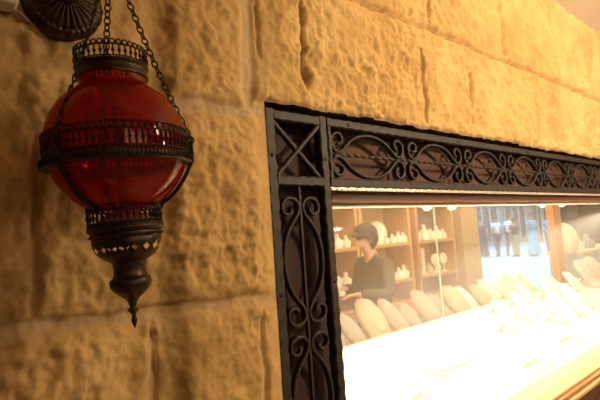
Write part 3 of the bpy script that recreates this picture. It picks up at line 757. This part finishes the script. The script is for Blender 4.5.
# ------------------------------------------------------------------ people
def skin_mesh(name, verts, edges, radii, root, m, parent, sub=2, loc=None):
    me = bpy.data.meshes.new(name); me.from_pydata(verts, edges, []); me.update()
    o = bpy.data.objects.new(name, me); COL.objects.link(o)
    md = o.modifiers.new('skin', 'SKIN'); md.use_smooth_shade = True; md.branch_smoothing = .6
    if not me.skin_vertices:
        bpy.context.view_layer.objects.active = o; bpy.ops.mesh.customdata_skin_add()
    for i, r in enumerate(radii):
        me.skin_vertices[0].data[i].radius = r if isinstance(r, tuple) else (r, r); me.skin_vertices[0].data[i].use_root = (i == root)
    sb = o.modifiers.new('sub', 'SUBSURF'); sb.levels = sub; sb.render_levels = sub
    dg = bpy.context.evaluated_depsgraph_get(); ev = o.evaluated_get(dg); nm = bpy.data.meshes.new_from_object(ev)
    o.modifiers.clear(); o.data = nm; nm.materials.clear(); nm.materials.append(M[m])
    nm.polygons.foreach_set('use_smooth', [True]*len(nm.polygons))
    o.parent = parent; return o
def make_person(name_label, loc, rz, H=1.7, top='s_white', low='s_navy', pose='stand', longdress=False, cap=False, female=False, sleeves='short', group=None, stride=.0, bow=.0, topname='shirt'):
    root = empty('person', loc, rz); tag(root, name_label, 'person', group)
    s = H/1.72
    J = {}
    def P(n, x, y, z): J[n] = Vector((x*s, y*s, z*s))
    P('pelvis', 0, 0, .95); P('waist', 0, .0, 1.08); P('chest', 0, .015+bow*.2, 1.27); P('neck', 0, .0+bow*.5, 1.44)
    P('neck2', 0, .02+bow*.7, 1.50); P('head1', 0, .03+bow*.9, 1.56); P('head2', 0, .025+bow*1.1, 1.645); P('nose', 0, .115+bow*1.5, 1.585-bow*.5)
    for sd, k in ((1, 'R'), (-1, 'L')):
        st = stride*sd
        P('sh'+k, sd*.175, .0+bow*.4, 1.405)
        if pose == 'stand':
            P('el'+k, sd*.235, -.03, 1.13); P('wr'+k, sd*.25, .05, .90); hd = Vector((sd*.02, .03, -1)).normalized()
        else:
            P('el'+k, sd*.23, .05, 1.13); P('wr'+k, sd*.10, .27, 1.17+.02*sd); hd = Vector((-sd*.45, .85, -.1)).normalized()
        P('hip'+k, sd*.09, 0, .90); P('kn'+k, sd*.10, .02+st*.5, .50); P('an'+k, sd*.105, -.01+st, .085); P('toe'+k, sd*.12, .14+st, .03)
        w = J['wr'+k]; side = hd.cross(Vector((0, 0, 1)) if pose != 'stand' else Vector((sd, 0, 0))).normalized()
        J['palm'+k] = w+hd*.06*s
        for fi_, off, ln in (('a', .027, .068), ('b', .009, .078), ('c', -.009, .072), ('d', -.026, .056)):
            curl = Vector((0, 0, -1)) if pose != 'stand' else Vector((-sd, 0, 0))
            J['f1'+fi_+k] = w+(hd*.095+side*off)*s; J['f2'+fi_+k] = w+(hd*(.095+ln*.55)+side*off*1.1+curl*.010)*s
            J['f3'+fi_+k] = w+(hd*(.095+ln*.88)+side*off*1.1+curl*.030)*s
        J['t1'+k] = w+(hd*.045+side*.032)*s; J['t2'+k] = w+(hd*.080+side*.052)*s; J['t3'+k] = w+(hd*.105+side*.050)*s
    names = list(J); idx = {n: i for i, n in enumerate(names)}
    E_ = [('pelvis', 'waist'), ('waist', 'chest'), ('chest', 'neck'), ('neck', 'neck2'), ('neck2', 'head1'), ('head1', 'head2')]
    E_.append(('head1', 'nose'))
    R_ = {'pelvis': .135, 'waist': .115, 'chest': (.155, .105), 'neck': .062, 'neck2': .055, 'head1': (.070, .082), 'head2': (.078, .092), 'nose': .012}
    for k in 'RL':
        E_ += [('chest', 'sh'+k), ('sh'+k, 'el'+k), ('el'+k, 'wr'+k), ('wr'+k, 'palm'+k), ('pelvis', 'hip'+k), ('hip'+k, 'kn'+k), ('kn'+k, 'an'+k), ('an'+k, 'toe'+k),
               ('wr'+k, 't1'+k), ('t1'+k, 't2'+k), ('t2'+k, 't3'+k)]
        R_.update({'sh'+k: .055, 'el'+k: .042, 'wr'+k: .027, 'palm'+k: (.030, .016), 'hip'+k: .085, 'kn'+k: .058, 'an'+k: .038, 'toe'+k: .03,
                   't1'+k: .012, 't2'+k: .010, 't3'+k: .008})
        for f_ in 'abcd':
            E_ += [('palm'+k, 'f1'+f_+k), ('f1'+f_+k, 'f2'+f_+k), ('f2'+f_+k, 'f3'+f_+k)]; R_.update({'f1'+f_+k: .0095, 'f2'+f_+k: .0088, 'f3'+f_+k: .0075})
    def sc(r): return tuple(q*s for q in r) if isinstance(r, tuple) else r*s
    skin_mesh('body', [J[n] for n in names], [(idx[a], idx[b]) for a, b in E_], [sc(R_[n]) for n in names], idx['pelvis'], 'skin', root, 1)
    # ears / eyes
    hc = J['head2']*.45+J['head1']*.55
    mb = MB(); [mb.ball(hc+Vector((sd*.080*s, -.005, 0)), .020*s, 8, (.4, .8, 1.3)) for sd in (-1, 1)]; mb.build('ears', 'skin', root)
    mb = MB(); [mb.ball(hc+Vector((sd*.030*s, .088*s, .012*s)), .009*s, 6, (1.2, .5, .7)) for sd in (-1, 1)]; mb.build('eyes', 'eye', root)
    # hair shell: a cap of a sphere dipping low at the back
    h0 = J['head2']+Vector((0, -.008*s, -.005*s)); n = 20; mb = MB(); vs = []; rows = 10
    for i in range(rows+1):
        for j in range(n):
            a = 2*PI*j/n; lim = 1.95 if math.sin(a) < -.1 else (1.25 if math.sin(a) > .45 else 1.65)
            if female and math.sin(a) < .3: lim = 2.55
            ph = lim*i/rows; rr = 1.04+.02*math.sin(7*a+3*ph)
            vs.append((h0.x+.090*s*rr*math.sin(ph)*math.cos(a), h0.y+.108*s*rr*math.sin(ph)*math.sin(a), h0.z+.095*s*rr*math.cos(ph)-(0.045*s*(i/rows)**2 if female else 0)))
    mb.add(vs, [(i*n+j, i*n+(j+1) % n, (i+1)*n+(j+1) % n, (i+1)*n+j) for i in range(rows) for j in range(n)]); mb.build('hair', 'hair', root, auto=80)
    # top garment
    tj = ['pelvis', 'waist', 'chest', 'neck', 'shR', 'shL', 'elR', 'elL']; te = [(0, 1), (1, 2), (2, 3), (2, 4), (2, 5), (4, 6), (5, 7)]
    tv = [J[n].copy() for n in tj]; tr = [.155, .150, (.180, .138), .078, .085, .085, .066, .066]; tv[3].z -= (.0 if sleeves == 'long' else .015)
    if sleeves == 'short':
        for q, a in ((6, 4), (7, 5)): tv[q] = J[tj[a]]*.35+J[tj[q]]*.65; tr[q] = .066
    if sleeves == 'long':
        tv[3] = J['neck']*.15+J['neck2']*.85; tr[3] = .070
        tv += [J['wrR'].copy(), J['wrL'].copy()]; tr += [.040, .040]; te += [(6, 8), (7, 9)]
    skin_mesh(topname, tv, te, [sc(r) for r in tr], 0, top, root, 2)
    if longdress:
        mb = MB(); mb.lathe([(.155*s, 1.02*s), (.18*s, .88*s), (.20*s, .6*s), (.23*s, .3*s), (.26*s, .08*s), (.24*s, .075*s)], 28); mb.build('skirt', low, root)
    else:
        tj = ['pelvis', 'hipR', 'hipL', 'knR', 'knL', 'anR', 'anL']; te = [(0, 1), (0, 2), (1, 3), (2, 4), (3, 5), (4, 6)]
        skin_mesh('trousers', [J[n] for n in tj], te, [sc(r) for r in (.148, .105, .105, .078, .078, .062, .062)], 0, low, root, 2)
    for k in 'RL':
        a = J['an'+k]; mb = MB(); mb.ball((a.x, a.y+.055*s, .045*s), .05*s, 12, (.95, 2.7, .85)); mb.build('shoe', 'shoe', root)
    if cap:
        mb = MB(); n = 24; vs = []
        for i in range(9):
            ph = 1.36*i/8
            for j in range(n):
                a = 2*PI*j/n; vs.append((h0.x+.101*s*math.sin(ph)*math.cos(a), h0.y+.01*s+.119*s*math.sin(ph)*math.sin(a), h0.z+.010*s+.105*s*math.cos(ph)))
        mb.add(vs, [(i*n+j, i*n+(j+1) % n, (i+1)*n+(j+1) % n, (i+1)*n+j) for i in range(8) for j in range(n)])
        c = mb.build('cap', 'cap', root)
        mb = MB(); pts = []; z0 = h0.z+.018*s
        for i in range(5):
            for j in range(13):
                a = PI*(.12+.76*j/12); r1 = 1+.38*i/4*max(0,math.sin(a))**1.5
                pts.append((h0.x+.099*s*math.cos(a), h0.y+.01*s+.116*s*math.sin(a)*r1, z0-.022*s*(i/4)-.012*s*math.cos(a)**2*i/4))
        k0 = len(pts); pts += [(x, y, z+.004*s) for x, y, z in pts]
        fs = [(i*13+j, i*13+j+1, i*13+14+j, i*13+13+j) for i in range(4) for j in range(12)]; fs += [tuple(q+k0 for q in f[::-1]) for f in fs]
        mb.add(pts, fs); mb.build('visor', 'cap', c)
    return root
make_person('person in dark cap and taupe jacket looking down behind the glass partition', (2.84, 1.88, 0), math.radians(80), 1.60, 'jacket', 'trousers', pose='hold', cap=True, sleeves='long', bow=.05, female=True, topname='jacket')
# a little box the person handles
mb = MB(); mb.box((-.04, -.03, 0), (.04, .03, .03)); o = mb.build('ring_box', 'bust', bevel=.004, loc=(2.47, 1.94, 1.065)); o.rotation_euler = (0, 0, .5)
tag(o, 'small pale ring box held in the hands of the person in the cap', 'box')

street = [  # X, Y, heading deg, H, top, low, kwargs, label
    (20.6, 11.15, -20, 1.62, 's_red', 's_khaki', dict(), 'person in faded red shirt, furthest left seen through the street window'),
    (20.3, 10.45, 160, 1.76, 's_grey', 's_grey', dict(longdress=True, female=True, topname='dress_top'), 'person in long slate dress standing in the street'),
    (20.6, 9.85, 20, 1.74, 's_white', 's_navy', dict(stride=.10), 'person in white shirt and dark trousers seen from behind in the street'),
    (21.2, 9.50, -60, 1.78, 's_white', 's_navy', dict(stride=.14), 'person in pale shirt walking sideways, right of the white shirted back'),
    (20.4, 8.90, 10, 1.58, 's_dark', 's_khaki', dict(), 'person in charcoal shirt and khaki trousers in the middle of the street'),
    (20.7, 8.25, 15, 1.76, 's_turq', 's_turq', dict(longdress=True, topname='robe_top'), 'person in long turquoise robe standing in the street'),
    (21.4, 7.80, -20, 1.70, 's_blue', 's_navy', dict(), 'person in light blue shirt and dark trousers, furthest right in the street'),
]
for (x, y, hd, H, tp, lw, kw, lab) in street:
    make_person(lab, (x, y, -.02), math.radians(hd-40), H*1.1, tp, lw, group='people in the street', **kw)

# far facade
fa = empty('shop_building', (30, 15.5, -.02)); tag(fa, 'pale blue grey shopfront building across the street', 'building')
MB().box((-26, -.3, 0), (26, .3, 7)).build('wall', 'facade', fa, smooth=False)
for k in range(11):
    x = -24+k*4.4
    w = MB().box((x, -.36, .4), (x+3.4, -.305, 3.0)).build('window', 'facadeglass', fa, smooth=False)
    for q in range(4): MB().box((x+q*1.1, -.42, .4), (x+q*1.1+.1, -.361, 3.0)).build('mullion', 'facadetrim', w, smooth=False)
MB().box((-26, -.9, 3.05), (26, -.31, 3.3)).build('canopy', 'facadetrim', fa, smooth=False)

# ------------------------------------------------------------------ lights
def area(name, loc, tgt, e, size, size_y, col):
    l = bpy.data.lights.new(name, 'AREA'); l.energy = e; l.shape = 'RECTANGLE'; l.size = size; l.size_y = size_y; l.color = col
    o = bpy.data.objects.new(name, l); COL.objects.link(o); o.location = loc
    d = Vector(tgt)-Vector(loc); o.rotation_euler = d.to_track_quat('-Z', 'Y').to_euler(); return o
WARM = (1, .72, .42)
sl = bpy.data.lights.new('wall_spot', 'SPOT'); sl.energy = 122; sl.spot_size = math.radians(112); sl.spot_blend = .75; sl.shadow_soft_size = .12; sl.color = (1, .775, .475)
so = bpy.data.objects.new('wall_spot', sl); COL.objects.link(so); so.location = (1.42, -1.40, 2.28)
so.rotation_euler = (Vector((1.6, 0, 1.75))-so.location).to_track_quat('-Z', 'Y').to_euler()
area('room_fill', (.6, -2.8, 2.0), (.7, 0, 1.6), 8, 1.6, 1.0, (1, .68, .38))
area('ceiling_fill', (2.3, -1.5, 1.9), (2.5, -.5, 2.39), 20, .3, .3, (1, .84, .64))  # unseen fill added to brighten the ceiling
area('case_light', (1.9, .16, 1.60), (1.95, .75, .9), 42, 2.3, .05, (1, .88, .70))
area('case_ceiling', (3.0, .75, 2.37), (3.0, .75, .9), 48, 3.2, .5, (1, .88, .70))
area('shop_ceiling', (4.2, 1.9, 2.37), (4.2, 2.2, .9), 56, 3.5, .6, (1, .76, .48))
area('side_ceiling', (7.2, 1.3, 2.37), (7.2, 1.3, .9), 26, 2.5, .8, (1, .86, .68))
area('street_sky', (20, 8, 9), (20, 9.5, 0), 8000, 24, 12, (.58, .80, 1))
area('street_sky_near', (9.5, 5.5, 6), (9.5, 5.5, 0), 150, 8, 5, (.58, .80, 1))

w = bpy.data.worlds.new('world'); SC.world = w; w.use_nodes = True
w.node_tree.nodes['Background'].inputs[0].default_value = (.85, .62, .42, 1); w.node_tree.nodes['Background'].inputs[1].default_value = .05

# ------------------------------------------------------------------ camera
F_, PHI, PITCH, ROLL = 443., math.radians(50.5), math.radians(4.75), math.radians(3.9)
h = Vector((math.cos(PHI), math.sin(PHI), 0)); r0 = Vector((math.sin(PHI), -math.cos(PHI), 0)); up = Vector((0, 0, 1))
f = h*math.cos(PITCH)+up*math.sin(PITCH); u0 = -h*math.sin(PITCH)+up*math.cos(PITCH)
r = math.cos(ROLL)*r0-math.sin(ROLL)*u0; u = math.cos(ROLL)*u0+math.sin(ROLL)*r0
cd = bpy.data.cameras.new('camera'); cam = bpy.data.objects.new('camera', cd); COL.objects.link(cam)
cam.matrix_world = Matrix(((r.x, u.x, -f.x, 0), (r.y, u.y, -f.y, -.634), (r.z, u.z, -f.z, 1.55), (0, 0, 0, 1)))
cd.sensor_width = 24.4; cd.lens = 24.4*F_/600; cd.clip_start = .02; cd.clip_end = 200
cd.dof.use_dof = True; cd.dof.focus_distance = .72; cd.dof.aperture_fstop = 8.0
SC.camera = cam
SC.view_settings.view_transform = 'Standard'; SC.view_settings.look = 'None'; SC.view_settings.exposure = 0
